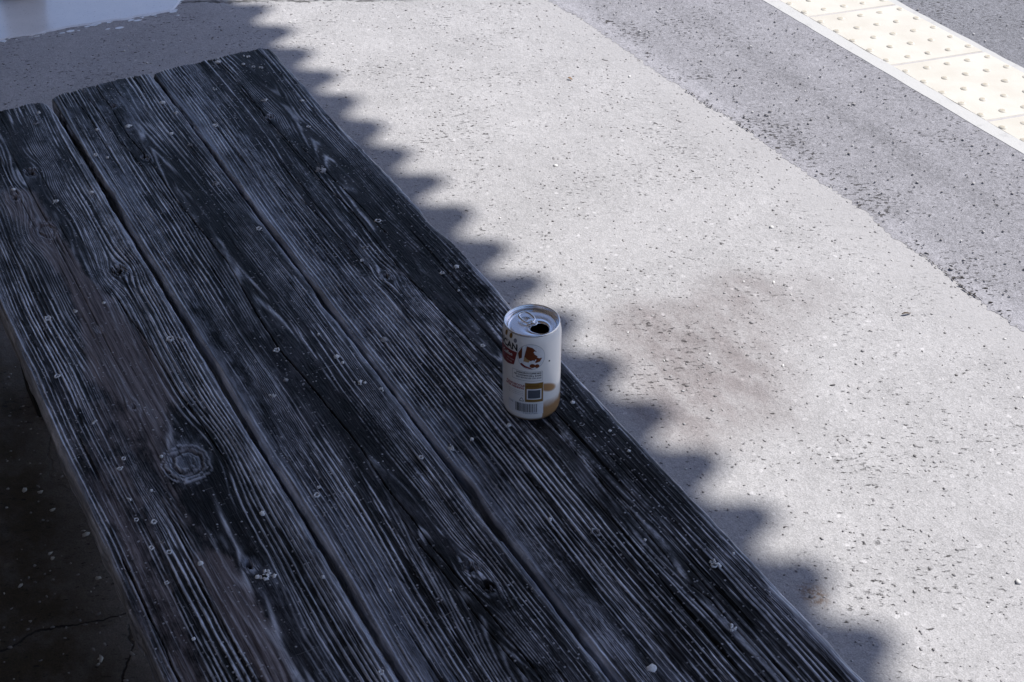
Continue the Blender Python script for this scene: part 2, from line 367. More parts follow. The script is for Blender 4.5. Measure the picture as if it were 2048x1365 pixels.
for k in range(4):
    y = -.7 + k * .7; z = HE + (y + .5 - yE) * math.tan(SL); bm = bmesh.new(); box(bm, -2.36, 1.45, y, y + .05, z - .15, z - .045)
    obj('purlin', bm_mesh('purlin', bm), M_wall, shelter)
for k in range(22):
    bm = bmesh.new(); box(bm, -2.36 + k * .172, -2.36 + k * .172 + .168, -.74 + random.uniform(-.003, .003), -.72, .004, 2.45)
    obj('wall_board', bm_mesh('wall_board', bm), M_wall, shelter)

# ------------------------------------------------------------------ bench
BX, BY, TOP, THK = -1.2, .43, .367, .038
bench = empty('bench', 'weathered dark wooden bench of three wide cracked planks', 'bench'); place(bench, BX, BY, 0)

n = N('weathered_wood')
X, Y, Z = n.xyz()
ridge = n.attr('ridge').outputs['Fac']; silver = n.attr('silver').outputs['Fac']; brown = n.attr('brown').outputs['Fac']; crk = n.attr('crack').outputs['Fac']
pid = n.attr('plank').outputs['Fac']
cx = n.t.nodes.new('ShaderNodeCombineXYZ'); n.put(cx.inputs[0], X); n.put(cx.inputs[1], Y); n.put(cx.inputs[2], n.math('MULTIPLY', pid, 3.7)); P = cx.outputs[0]
fib = n.noise(1, 4, .65, v=n.scale((22, 900, 1), P)); fib2 = n.noise(1, 4, .6, v=n.scale((9, 260, 1), P)); blot = n.noise(5.5, 5, .62, v=n.scale((.7, 1.8, 1), P)); blot2 = n.noise(34, 4, .7, v=n.scale((.7, 1.5, 1), P))
cross = n.noise(1, 3, .6, v=n.scale((160, 260, 1), P))
dk = n.mix(n.ramp(blot, .40, .64), (.005, .0047, .0048), (.026, .0255, .028))
dk = n.mix(n.math('MULTIPLY', n.ramp(fib, .5, .75), .35), dk, (.07, .069, .075))
dk = n.mix(1.0, dk, n.mix(n.ramp(blot2, .34, .66), (.25, .25, .25), (2.2, 2.2, 2.3)), 'MULTIPLY')
gr = n.mix(n.ramp(blot2, .35, .65), (.42, .44, .50), (.86, .89, .98))
rr = n.math('MULTIPLY', n.math('MULTIPLY', ridge, n.ramp(blot, .34, .54, .40, 1.0)), n.ramp(n.math('MULTIPLY_ADD', n.math('SUBTRACT', cross, .5), .9, n.math('MULTIPLY_ADD', n.math('SUBTRACT', blot2, .5), 1.1, silver)), -.22, .40))
c = n.mix(n.math('MULTIPLY', rr, 1.0), dk, gr)
sv = n.math('MULTIPLY', n.ramp(n.math('MULTIPLY_ADD', n.math('SUBTRACT', blot2, .5), 1.4, silver), .50, 1.05), n.ramp(n.math('MULTIPLY_ADD', fib2, .6, n.math('MULTIPLY', fib, .4)), .35, .62))
c = n.mix(n.math('MULTIPLY', sv, .70), c, (.27, .30, .37))
bw = n.math('MULTIPLY', n.ramp(n.math('MULTIPLY_ADD', n.math('SUBTRACT', blot2, .5), 1.1, brown), .3, .75), n.math('MULTIPLY_ADD', fib2, .6, .45))
c = n.mix(n.math('MULTIPLY', bw, .85), c, n.mix(n.ramp(fib2, .35, .65), (.13, .105, .106), (.33, .285, .285)))
# tiny pale specks and scratches
vo = n.voro(260, v=P); sp = n.math('MULTIPLY', n.ramp(n.xyz(vo.outputs['Color'])[0], .82, .90), n.ramp(vo.outputs['Distance'], .42, .18))
vo2 = n.voro(105, v=P); sp2 = n.math('MULTIPLY', n.ramp(n.xyz(vo2.outputs['Color'])[1], .93, .95), n.ramp(vo2.outputs['Distance'], .20, .10))
clump = n.ramp(n.noise(11, 3, .6, v=P), .38, .62)
spk = n.math('MULTIPLY', n.math('MAXIMUM', sp, sp2), n.math('MULTIPLY_ADD', clump, .8, .2))
c = n.mix(n.math('MULTIPLY', spk, .85), c, (.55, .55, .575))
scr = n.math('MULTIPLY', n.ramp(n.noise(1, 2, .5, v=n.scale((310, 16, 1), P), dist=.6), .70, .76), n.ramp(n.noise(4, 3, .6, v=P), .46, .58))
c = n.mix(n.math('MULTIPLY', scr, .5), c, (.3, .3, .31))
c = n.mix(n.math('MULTIPLY', crk, .97), c, (.003, .0028, .0025))
hb = n.math('MULTIPLY_ADD', fib, .5, n.math('MULTIPLY_ADD', fib2, .7, n.math('MULTIPLY', blot2, .8))); hb = n.math('MULTIPLY_ADD', spk, .8, n.math('MULTIPLY_ADD', cross, .25, hb))
nb = n.bump(hb, .0009, .75)
rg = n.math('MULTIPLY_ADD', blot, -.2, n.math('MULTIPLY_ADD', fib2, .2, .50))
rg = n.math('MULTIPLY_ADD', rr, -.2, rg); spc_ = n.math('MULTIPLY_ADD', rr, .75, n.math('MULTIPLY_ADD', sv, .6, .16), clamp=True)
M_wood = n.fin(c, rg, n.math('MULTIPLY', spc_, n.math('SUBTRACT', 1.0, crk)), 0, nb)

def path_dist(X, Y, pts):
    d = np.full(X.shape, 9.0); tt = np.zeros(X.shape)
    px = np.array([p[0] for p in pts]); py = np.array([p[1] for p in pts])
    yy = np.interp(X, px, py); ok = (X >= px[0]) & (X <= px[-1])
    end = np.minimum(np.abs(X - px[0]), np.abs(X - px[-1]))
    return np.where(ok, np.abs(Y - yy), 9.0), end

def plank(y0, y1, x0, x1, seed, pith, depth, spc, knots, cracks, tilt, relief, silver_fn, brown_fn, end_wear):
    ww = y1 - y0
    ys_ = np.linspace(0, 1, int(ww / .00075)); xs_ = np.arange(x0, x1, .0032)
    Xg, T = np.meshgrid(xs_, ys_, indexing='xy')
    el = .0022 * (fbm(xs_ * 5, xs_ * 0, seed + 1) - .5) * 2 + .0012 * (fbm(xs_ * 60, xs_ * 0, seed + 2, 3) - .5) * 2
    er = .0022 * (fbm(xs_ * 5, xs_ * 0, seed + 3) - .5) * 2 + .0010 * (fbm(xs_ * 60, xs_ * 0, seed + 4, 3) - .5) * 2
    if end_wear.get('left_dents'):
        for cx_, d_, s_ in end_wear['left_dents']: el = el + d_ * np.exp(-((xs_ - cx_) / s_) ** 2)
    if end_wear.get('right_dents'):
        for cx_, d_, s_ in end_wear['right_dents']: er = er + d_ * np.exp(-((xs_ - cx_) / s_) ** 2)
    Yg = (y0 + el)[None, :] * (1 - T) + (y1 + er)[None, :] * T
    dl = Yg - (y0 + el)[None, :]; dr = (y1 + er)[None, :] - Yg
    # far end: ragged saw-cut
    e_end = .005 * (fbm(ys_ * ww * 60, ys_ * 0, seed + 6, 4) - .5) * 2 + .004 * (fbm(ys_ * ww * 400, ys_ * 0, seed + 7, 2) - .5)
    e_end = e_end + end_wear.get('round', .012) * (np.exp(-dl[:, 0] / .012) + np.exp(-dr[:, 0] / .012)) * .8 + end_wear.get('slope', 0) * (ys_ - .5)
    Xg = Xg + e_end[:, None] * np.exp(-((Xg - x0) / .03))
    # grain coordinate
    Yw = Yg + .0045 * (fbm(Xg * 2.2, Yg * 3, seed + 10, 3) - .5) * 2 + .0008 * (fbm(Xg * 14, Yg * 20, seed + 11, 3) - .5) * 2
    inside = np.zeros_like(Xg); kphase = np.zeros_like(Xg); hole = np.zeros_like(Xg); kring = np.zeros_like(Xg); kg = np.zeros_like(Xg); kcore = np.zeros_like(Xg)
    for (kx, ky, kr, kind) in knots:
        dx = Xg - kx; dy = Yg - ky
        g = np.exp(-(dx / (kr * 5.0)) ** 2 - (dy / (kr * 2.6)) ** 2)
        Yw = Yw - dy * g * .93 + (kr * .7 * np.tanh(dy / (kr * .5)) * g * -.25)
        wob = 1 + .22 * (fbm(np.arctan2(dy, dx) * 1.3 + 5, dx * 0 + kx * 9, seed + 12, 3) - .5) * 2
        d = np.sqrt((dx / np.where(dx > 0, 1.5, 1.3)) ** 2 + dy ** 2) / wob
        i = sst(kr * 2.0, kr * 1.45, d); kg = np.maximum(kg, np.exp(-(d / (kr * 1.9)) ** 4)); inside = np.maximum(inside, i)
        kphase = np.where(i > .02, d / (kr / 3.0), kphase)
        kcore = np.maximum(kcore, sst(kr * .62, kr * .48, d))
        kring = np.maximum(kring, np.exp(-((d - kr * 1.02) / (.16 * kr)) ** 2))
        if kind == 'hole': hole = np.maximum(hole, sst(kr * .72, kr * .45, d * (1 + .5 * np.abs(dx) / kr * 0)))
        elif kind == 'dark': hole = np.maximum(hole, .6 * sst(kr * .62, kr * .40, d) + kring * .25)
    pc = pith + .012 * (fbm(xs_ * 1.3, xs_ * 0, seed + 14, 3) - .5) * 2
    dp = depth * (1 + .45 * (fbm(xs_ * 1.5, xs_ * 0, seed + 15, 3) - .5) * 2 + tilt * (xs_ + 1.2))
    R = np.sqrt((Yw - pc[None, :]) ** 2 + np.maximum(dp, .006)[None, :] ** 2) + .0006 * (fbm(Xg * 18, Yg * 130, seed + 16, 3) - .5) * 2
    ph = R / spc; ph = ph + .8 * (fbm(ph * .7, ph * 0, seed + 17, 2) - .5)
    ri = np.floor(ph); fr = ph - ri
    rnd = np.random.default_rng(seed + 18).random(4096)
    ra = rnd[(ri.astype(int)) & 4095]; rb = rnd[(ri.astype(int) * 7 + 3) & 4095]
    pk = .55 + .2 * (rb - .5); wdt = .085 + .085 * ra
    prof = np.where(fr < pk, np.exp(-((fr - pk) / (wdt * 1.7)) ** 2), np.exp(-((fr - pk) / (wdt * .75)) ** 2))
    side = np.abs(Yw - pc[None, :])
    amp = (.25 + .75 * sst(.008, .05, side)) * (.35 + .65 * ra)
    amp = amp * (.35 + .9 * sst(.32, .62, fbm(Xg * 3.0 + 7, Yg * 22, seed + 20, 3)))
    bre = sst(.30, .55, fbm(Xg * 16, Yg * 300, seed + 21, 3))
    rid = prof * amp
    kprof = (.5 + .5 * np.cos(kphase * math.tau)) ** 1.6
    kn = fbm(Xg * 70, Yg * 90, seed + 19, 3); kphase = kphase + 1.3 * (kn - .5) + .8 * (fbm(Xg * 22, Yg * 26, seed + 24, 3) - .5)
    kprof = (.5 + .5 * np.cos(kphase * math.tau)) ** 2 * sst(.30, .62, fbm(Xg * 30 + 4, Yg * 40, seed + 25, 3))
    kprof = kprof * (1 - .85 * kcore)
    rid = rid * (1 - inside) + inside * kprof * .9
    fl = R / .0017 + 1.2 * (fbm(Xg * 3, Yg * 60, seed + 26, 3) - .5); fl = np.exp(-(((fl % 1) - .5) / .16) ** 2)
    fine = fl * sst(.46, .68, fbm(Xg * 5 + 2, Yg * 60, seed + 27, 4)) * (1 - inside)
    H = relief * (rid + .25 * fine - .45 * amp * (1 - inside))
    H = H + .0012 * (fbm(Xg * 6, Yg * 30, seed + 22, 3) - .5) * 2 + .00035 * (fbm(Xg * 90, Yg * 900, seed + 23, 2) - .5) * 2
    H = H - .0003 * kring
    # cracks
    C = np.zeros_like(Xg)
    for pts, wmm, deep in cracks:
        px = np.array([p[0] for p in pts]); py = np.array([p[1] for p in pts])
        yy = np.interp(xs_, px, py) + .0014 * (fbm(xs_ * 24, xs_ * 0, seed + 30, 3) - .5) * 2
        tap = sst(px[0] - .004, px[0] + .12 if deep < .004 else px[0], xs_) * sst(px[-1], px[-1] - .15, xs_)
        wv_ = wmm * .001 * (.45 + 1.0 * fbm(xs_ * 5, xs_ * 0, seed + 31, 3)) * (.15 + .85 * tap)
        d = np.abs(Yg - yy[None, :]); m = sst(wv_ * 1.15, wv_ * .55, d) * (tap > .01)[None, :]
        m = np.where((wv_ < .0007)[None, :], np.maximum(m, .8 * (d < .0005) * (tap > .02)[None, :]), m)
        C = np.maximum(C, m); H = H - deep * m
    # random short checks following the grain
    chk = sst(.70, .77, fbm(Xg * 4.0 + 3, Yg * 330, seed + 33, 2)) * sst(.40, .6, fbm(Xg * 2.0, Yg * 14, seed + 34, 2))
    nearend = np.exp(-(Xg - x0) / .06) * sst(.60, .68, fbm(Xg * 2, Yg * 150, seed + 35, 2))
    chk = np.maximum(chk * .8, nearend * .9); C = np.maximum(C, chk * (1 - inside)); H = H - .0014 * chk
    C = np.maximum(C, hole); H = H - .010 * hole
    # cupped top, rounded worn arrises
    cup = -.0015 * (2 * T - 1) ** 2
    def arris(d, r): t = np.clip(1 - d / r, 0, 1); return -(r - np.sqrt(np.maximum(r * r - (t * r) ** 2, 0)))
    rl = end_wear.get('rl', .005); rR = end_wear.get('rr', .005)
    Z = TOP + H + cup + arris(dl, rl) + arris(dr, rR) + arris(np.maximum(Xg - x0 - e_end[:, None], 0), .004)
    edge_w = np.maximum(np.exp(-dl / .004), np.exp(-dr / .004))  # arris highlight painted into the ridge and silver colour along both edges
    sil = silver_fn(Xg, Yg, dl, dr) + .55 * (fbm(Xg * 4.0, Yg * 13, seed + 40, 4) - .5) * 2 + .6 * edge_w + .45 * kg
    br = brown_fn(Xg, Yg) + .0 * sil
    rid_c = np.clip(np.maximum(sst(.15, .46, rid * (.30 + bre)), .75 * fine) + edge_w * (.3 + .7 * bre), 0, 1)
    A = dict(ridge=rid_c, silver=sil, brown=br, crack=np.clip(C, 0, 1), plank=np.full_like(Xg, seed * .37))
    # close the sides: three dropped rows all round
    PD = 9
    def pad(a): return np.pad(a, PD, mode='edge')
    Xp, Yp, Zp = pad(Xg), pad(Yg), pad(Z); A = {k: pad(v) for k, v in A.items()}
    nyp, nxp = Xp.shape; ii, jj = np.meshgrid(np.arange(nyp), np.arange(nxp), indexing='ij')
    ring = np.maximum.reduce([PD - ii, ii - (nyp - 1 - PD), PD - jj, jj - (nxp - 1 - PD), np.zeros_like(ii)])
    drop = np.array([0, .0015, .004, .007, .0105, .0145, .019, .024, .030, THK])[np.clip(ring, 0, PD)]
    Zp = Zp - drop
    Zp = np.where(ring == PD, TOP - THK, Zp)
    wig = .0022 * (fbm(Xp * 12, Zp * 260, seed + 50, 3) - .5) * 2 * (ring > 0)
    low = ii < PD; high = ii > nyp - 1 - PD
    Yp = Yp + np.where(low, -.0008 + wig, 0) + np.where(high, .0008 + wig, 0)
    A['ridge'] = np.where(ring > 0, .3 * A['ridge'] + .75 * sst(.50, .62, fbm(Xp * 4, Zp * 330, seed + 51, 3)), A['ridge']); A['brown'] = np.where(ring > 0, A['brown'] - .35, A['brown']); A['silver'] = np.where(ring > 1, A['silver'] - .25, A['silver'])
    me = grid_mesh('plank', Xp - BX, Yp - BY, Zp, A)
    o = obj('plank', me, M_wood, bench)
    zi = Z
    def sample(x, y):
        j = int(np.clip(np.searchsorted(xs_, x), 0, len(xs_) - 1)); i = int(np.clip((y - y0) / ww * (len(ys_) - 1), 0, len(ys_) - 1))
        return float(zi[max(0, i - 3):i + 4, max(0, j - 1):j + 2].max())
    return o, sample, (y0, y1)

def gs(X, Y, cx, cy, sx, sy): return np.exp(-((X - cx) / sx) ** 2 - ((Y - cy) / sy) ** 2)

CB1 = [(-2.2148, .4136), (-2.1312, .4152), (-2.0281, .4123), (-1.9396, .4173), (-1.8571, .4194), (-1.7947, .4185), (-1.667, .4257), (-1.6033, .4285), (-1.5016, .4226), (-1.386, .4201), (-1.3373, .4238), (-1.2641, .4286), (-1.2012, .4328), (-1.0996, .433), (-1.0109, .4364), (-.9405, .4397), (-.8784, .4469), (-.7955, .4496), (-.2, .452)]
CB2 = [(-1.9971, .3989), (-1.8956, .4035), (-1.7937, .4086), (-1.6766, .4078), (-1.5333, .4043)]
CB3 = [(-1.05, .425), (-.9, .432), (-.75, .441), (-.5, .444)]
CB4 = [(-2.2148, .372), (-2.17, .374), (-2.12, .376), (-2.05, .377)]
CB5 = [(-2.2148, .391), (-2.1, .395), (-1.98, .397)]
CB6 = [(-2.2148, .4405), (-2.17, .441), (-2.13, .443)]
CC1 = [(-2.2365, .6228), (-2.1421, .6243), (-2.0156, .6207), (-1.9281, .6203), (-1.811, .6224), (-1.7265, .6213), (-1.6499, .6254), (-1.5595, .6244), (-1.4813, .6237), (-1.3478, .6309), (-1.2486, .6366), (-1.1086, .6422), (-1.0168, .6402), (-.9342, .6426), (-.8757, .6411), (-.8353, .6382), (-.7935, .6469), (-.3, .65)]
CC2 = [(-2.08, .618), (-2.0, .619), (-1.9, .617), (-1.8, .6185), (-1.7, .617)]
CC3 = [(-1.72, .575), (-1.6, .583), (-1.48, .588)]
CC4 = [(-1.86, .633), (-1.70, .640), (-1.55, .645)]
CA1 = [(-1.62, .275), (-1.5, .281), (-1.35, .287), (-1.2, .296)]
CA2 = [(-1.12, .151), (-1.0, .153), (-.8, .156), (-.4, .158)]
BRP = [(-2.0153, .2206), (-1.8644, .2295), (-1.603, .2449), (-1.4197, .232), (-1.3149, .2312), (-1.1751, .2277), (-1.0717, .2314), (-.9488, .2345), (-.3, .24)]
def brownA(X, Y):
    yy = np.interp(X, [p[0] for p in BRP], [p[1] for p in BRP]); wv_ = .016 + .014 * vnoise(X * 5, X * 0, 77)
    core = np.exp(-((Y - yy) / wv_) ** 2) * (.45 + .9 * sst(.35, .65, vnoise(X * 6 + 3, X * 0, 78)))
    return .95 * core + .7 * gs(X, Y, -1.02, .162, .45, .028) + 1.0 * gs(X, Y, -1.45, .262, .15, .034) + .45 * gs(X, Y, -1.30, .20, .22, .03) + .4 * gs(X, Y, -1.85, .20, .12, .02) - .1

A_k = [(-1.2401, .2557, .0145, 'sound'), (-1.9712, .2557, .0075, 'hole'), (-1.9079, .2184, .0045, 'hole'), (-1.7977, .2357, .0105, 'sound'), (-1.6535, .296, .0075, 'dark'), (-1.535, .2371, .004, 'sound'), (-1.0564, .2616, .005, 'hole'), (-1.36, .2315, .0035, 'hole')]
B_k = [(-2.1224, .4208, .0042, 'dark'), (-1.9369, .4157, .004, 'hole'), (-.9463, .4572, .0055, 'dark'), (-.9151, .461, .0050, 'dark')]
C_k = [(-1.974, .626, .0045, 'dark'), (-1.4768, .6016, .0055, 'hole'), (-1.985, .5413, .0025, 'hole')]
pA = plank(.139, .3340, -2.195, -.10, 100, .248, .048, .0041, A_k, [(CA1, .5, .002), (CA2, .7, .006)], .25, .0013,
           lambda X, Y, dl, dr: .30 + .45 * np.exp(-dl / .035) + .2 * gs(X, Y, -1.4, .27, .12, .03), brownA,
           dict(round=.012, rl=.006, rr=.003, slope=-.01, left_dents=[(-1.14, .002, .012), (-1.05, -.004, .02), (-.93, .002, .02)], right_dents=[(-2.2, -.006, .03)]))
pB = plank(.3410, .5070, -2.214, -.12, 200, .432, .034, .0042, B_k, [(CB1, .66, .009), (CB2, .48, .004), (CB3, .45, .003), (CB4, .7, .005), (CB5, .65, .005), (CB6, .8, .005)], -.15, .0016,
           lambda X, Y, dl, dr: .22 + .62 * np.exp(-dl / .03) + .28 * np.exp(-dr / .03) + .35 * gs(X, Y, -1.8459, .36, .1, .03) + .4 * gs(X, Y, -.95, .36, .16, .03) + .25 * gs(X, Y, -2.1, .43, .1, .05), lambda X, Y: -.4 + 0 * X,
           dict(round=.003, rl=.003, rr=.0025, slope=-.012, left_dents=[(-1.86, .005, .05), (-1.4, .002, .05)], right_dents=[(-1.0, -.004, .06), (-1.46, -.003, .03)]))
pC = plank(.5120, .7155, -2.221, -.06, 300, .655, .040, .0045, C_k, [(CC1, .6, .009), (CC2, .48, .004), (CC3, .45, .003), (CC4, .45, .003)], .1, .0016,
           lambda X, Y, dl, dr: .18 + .6 * np.exp(-dl / .045) + .35 * np.exp(-dr / .010) + .4 * gs(X, Y, -1.0478, .545, .1, .03) + .35 * gs(X, Y, -.8, .56, .25, .04) + .2 * gs(X, Y, -1.9, .56, .2, .03), lambda X, Y: -.4 + 0 * X,
           dict(round=.006, rl=.003, rr=.005, slope=-.006, left_dents=[(-1.06, .005, .03)], right_dents=[(-1.57, -.004, .03), (-1.3, -.003, .06), (-1.95, -.004, .08)]))
planks = [pA, pB, pC]

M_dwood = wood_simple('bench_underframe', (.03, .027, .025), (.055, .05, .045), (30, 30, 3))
for xx in (-1.92, -.48):
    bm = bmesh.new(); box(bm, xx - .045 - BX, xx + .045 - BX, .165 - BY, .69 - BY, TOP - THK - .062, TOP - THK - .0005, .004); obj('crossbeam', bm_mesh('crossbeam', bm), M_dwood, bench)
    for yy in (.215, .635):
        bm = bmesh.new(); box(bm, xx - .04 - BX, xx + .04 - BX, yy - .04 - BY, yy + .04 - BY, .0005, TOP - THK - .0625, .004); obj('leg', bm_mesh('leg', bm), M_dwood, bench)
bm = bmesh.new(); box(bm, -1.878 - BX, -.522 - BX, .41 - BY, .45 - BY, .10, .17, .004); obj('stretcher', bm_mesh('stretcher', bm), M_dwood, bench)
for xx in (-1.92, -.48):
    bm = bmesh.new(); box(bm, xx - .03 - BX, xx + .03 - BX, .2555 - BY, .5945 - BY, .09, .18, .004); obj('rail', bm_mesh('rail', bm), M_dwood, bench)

# pale lichen spots on the planks: (x, y, radius mm, form)  0 solid, 1 ring, 2 splash, 3 faint thin
LICHEN = [(-2.1574, .3114, 3.8, 0), (-2.1244, .2982, 4.9, 3), (-2.0584, .3764, 3.2, 0), (-2.0284, .3707, 2.8, 3), (-2.0063, .3784, 2.8, 3), (-1.9807, .3533, 3.9, 1), (-1.9632, .3666, 3.1, 0), (-2.0453, .4219, 6.4, 0), (-1.9902, .4729, 4.0, 0), (-2.0998, .4925, 5.4, 0), (-2.0553, .500, 4.1, 2), (-2.2, .6184, 5.2, 0), (-2.1866, .6051, 4.3, 3), (-2.1719, .653, 3.9, 0), (-2.1549, .6644, 3.4, 1), (-2.1473, .6747, 3.9, 1), (-2.1995, .6672, 7.0, 2), (-2.1049, .5809, 4.2, 2), (-1.9853, .5413, 4.8, 1), (-2.0326, .6369, 4.9, 2), (-2.0021, .6903, 4.1, 0), (-1.9732, .6781, 3.6, 3), (-1.9146, .6667, 3.5, 1), (-1.943, .4869, 3.5, 3), (-1.9318, .2216, 3.8, 0), (-1.8731, .2659, 4.5, 2), (-1.8735, .3187, 3.7, 0), (-1.9747, .2871, 3.5, 3), (-1.8147, .4835, 5.2, 3), (-1.7802, .6322, 8.9, 3), (-1.6075, .6478, 4.9, 1), (-1.5528, .6046, 4.7, 3), (-1.525, .5882, 2.7, 1), (-1.4516, .692, 4.0, 0), (-1.4477, .6689, 3.0, 1), (-1.3997, .6692, 1.9, 0), (-1.2783, .6417, 3.7, 1), (-1.3464, .5406, 4.9, 3), (-1.1303, .6831, 3.2, 0), (-1.5873, .187, 5.9, 1), (-1.567, .179, 2.9, 3), (-1.5874, .2217, 4.0, 2), (-1.5867, .2585, 2.6, 0), (-1.4733, .3096, 5.7, 1), (-1.464, .322, 3.2, 3), (-1.4624, .1687, 3.7, 1), (-1.3865, .4171, 5.5, 2), (-1.3414, .4757, 4.3, 0), (-1.3267, .4774, 2.4, 0), (-1.3262, .405, 3.6, 3), (-1.3048, .3801, 4.1, 2), (-1.3951, .474, 1.9, 0), (-1.6678, .496, 4.2, 1), (-1.3584, .1858, 4.8, 2), (-1.2778, .1959, 3.2, 1), (-1.2633, .1873, 4.0, 2), (-1.2596, .2334, 2.3, 0), (-1.211, .2075, 2.2, 0), (-1.2098, .1825, 2.8, 2), (-1.1741, .1803, 3.3, 1), (-1.1625, .1956, 4.3, 1), (-1.122, .3006, 3.5, 0), (-1.1212, .3619, 4.1, 1), (-1.1322, .3686, 2.5, 1), (-1.1259, .1819, 4.3, 1), (-1.111, .1957, 3.2, 1), (-1.1284, .1942, 2.7, 3), (-1.08, .2189, 3.4, 0), (-.9862, .1806, 2.2, 0), (-1.0334, .2718, 7.7, 2), (-1.0703, .1805, 2.6, 1), (-1.0045, .3217, 2.3, 0), (-1.1256, .5501, 2.8, 0), (-1.1245, .4864, 3.3, 1), (-.8641, .323, 2.9, 1), (-1.124, .5237, 5.0, 2), (-1.064, .6655, 3.9, 3), (-1.0257, .6951, 2.2, 0), (-.8359, .6791, 6.2, 2), (-.7486, .5489, 6.8, 0), (-1.0907, .672, 4.0, 3), (-1.0655, .6945, 2.3, 0), (-.838, .704, 1.8, 0), (-.9308, .5959, 5.2, 3), (-1.1279, .5984, 2.8, 0), (-1.2788, .4796, 6.5, 2), (-1.2587, .499, 4.1, 2), (-.7525, .6426, 4.0, 2), (-.9697, .563, 2.4, 0), (-.9564, .3734, 2.0, 0), (-.8973, .6348, 2.1, 0)]
def lich_mat(name, a, b, lo, hi):
    n = N(name); f = n.noise(420, 4, .7); g = n.noise(150, 3, .6)
    c = n.mix(n.ramp(f, .35, .65), a, b); m = n.fin(c, .8, .25, 0, n.bump(f, .0006, .6))
    n.put(n.bs.inputs['Alpha'], n.ramp(g, lo, hi)); return m
M_li = lich_mat('pale_lichen', (.74, .74, .74), (.92, .92, .91), .22, .30)
M_lf = lich_mat('thin_lichen', (.28, .28, .29), (.5, .5, .51), .40, .50)
def flake(bm, cx, cy, r, z, ring=0.0, th=.0009, asp=1.0, rot=0.0):
    K = 14; ph = random.uniform(0, 6); am = [random.uniform(.55, 1.25) for _ in range(K)]
    def pt(f, a, i, zz):
        x = f * r * am[i] * math.cos(a) * asp; y = f * r * am[(i + 3) % K] * math.sin(a)
        return bm.verts.new((cx + x * math.cos(rot) - y * math.sin(rot), cy + x * math.sin(rot) + y * math.cos(rot), zz))
    A = [i / K * math.tau for i in range(K)]
    o0 = [pt(1, a, i, z - .0012) for i, a in enumerate(A)]; o1 = [pt(.86, a, i, z + th) for i, a in enumerate(A)]
    for i in range(K): bm.faces.new((o0[i], o0[(i + 1) % K], o1[(i + 1) % K], o1[i]))
    if ring:
        q1 = [pt(ring, a, i, z + th * .7) for i, a in enumerate(A)]; q0 = [pt(ring * .8, a, i, z - .0012) for i, a in enumerate(A)]
        for i in range(K):
            j = (i + 1) % K; bm.faces.new((o1[i], o1[j], q1[j], q1[i])); bm.faces.new((q1[i], q1[j], q0[j], q0[i]))
    else: bm.faces.new(o1)
for (x, y, r, kind) in LICHEN:
    pl = min(planks, key=lambda p: max(p[2][0] - y, y - p[2][1]))
    y = min(max(y, pl[2][0] + .006), pl[2][1] - .006); z = pl[1](x, y); r = r * .001
    bm = bmesh.new(); lx, ly = x - BX, y - BY
    if kind == 0: flake(bm, lx, ly, r * .92, z, 0, .0009, random.uniform(.85, 1.2), random.uniform(0, 3))
    elif kind == 1: flake(bm, lx, ly, r * .98, z, random.uniform(.5, .68), .0008, random.uniform(.9, 1.2), random.uniform(0, 3))
    elif kind == 3: flake(bm, lx, ly, r, z, random.choice([0, .7]), .0002, random.uniform(.9, 1.5), random.uniform(-.4, .4))
    else:
        for k in range(random.randint(6, 11)):
            rr_ = r * random.uniform(.12, .45); dx, dy = random.gauss(0, r * .5), random.gauss(0, r * .4); flake(bm, lx + dx, ly + dy, rr_, z, 0, .0008, random.uniform(.8, 1.6), random.uniform(0, 3))
    obj('lichen_spot', bm_mesh('lichen_spot', bm, True), M_lf if kind == 3 else M_li, pl[0])

# ------------------------------------------------------------------ drink can
CX, CY, CR, CH = -1.1464, .6373, .033, .1212
can = empty('drink_can', 'opened cream coffee can with barcode standing on the right plank', 'can')
CZ = TOP + .0012
place(can, CX, CY, CZ)
c_, s_ = math.cos(AX), math.sin(AX); wx, wy = CX * c_ - CY * s_, CX * s_ + CY * c_
can.rotation_euler = (0, 0, math.atan2(-wx, wy))   # the barcode side is turned this way

def lathe(name, prof, seg=96):
    V = []; F = []
    for r_, z_ in prof: V += [(r_ * math.cos(a), r_ * math.sin(a), z_) for a in np.linspace(0, math.tau, seg, endpoint=False)]
    for l in range(len(prof) - 1):
        for j in range(seg): F.append((l * seg + j, l * seg + (j + 1) % seg, (l + 1) * seg + (j + 1) % seg, (l + 1) * seg + j))
    return mesh(name, V, F)

n = N('cream_can_paint'); X, Y, Z = n.xyz()
th = n.math('ARCTAN2', X, n.math('MULTIPLY', Y, -1)); zz = n.math('MULTIPLY', Z, 1000.0); tdeg = n.math('MULTIPLY', th, 57.29578)
wob = n.math('MULTIPLY', n.math('SUBTRACT', n.noise(55, 3, .5), .5), 14)
low = n.math('MULTIPLY', n.ramp(n.math('ADD', zz, wob), 31, 20), n.ramp(tdeg, 22, 24))             # printed coffee pour, lower right
up = n.math('ADD', n.math('POWER', n.math('DIVIDE', n.math('SUBTRACT', tdeg, 34), 24), 2.0), n.math('POWER', n.math('DIVIDE', n.math('SUBTRACT', n.math('ADD', zz, n.math('MULTIPLY', tdeg, .22)), 55.5), 6.5), 2.0))
upm = n.math('MULTIPLY', n.ramp(up, 1.2, .35), n.ramp(tdeg, 22, 24))
c = n.mix(n.math('MULTIPLY', n.math('MAXIMUM', n.math('MULTIPLY', low, .9), n.math('MULTIPLY', upm, .9)), 1.0), (.86, .84, .80), (.34, .155, .022))
c = n.mix(n.ramp(zz, 8, 3), c, (.16, .085, .025))
n.bs.inputs['Coat Weight'].default_value = .6; n.bs.inputs['Coat Roughness'].default_value = .12
M_can = n.fin(c, .30, .5)
n = N('brushed_aluminium'); f = n.noise(1, 3, .6, v=n.scale((60, 900, 60)))
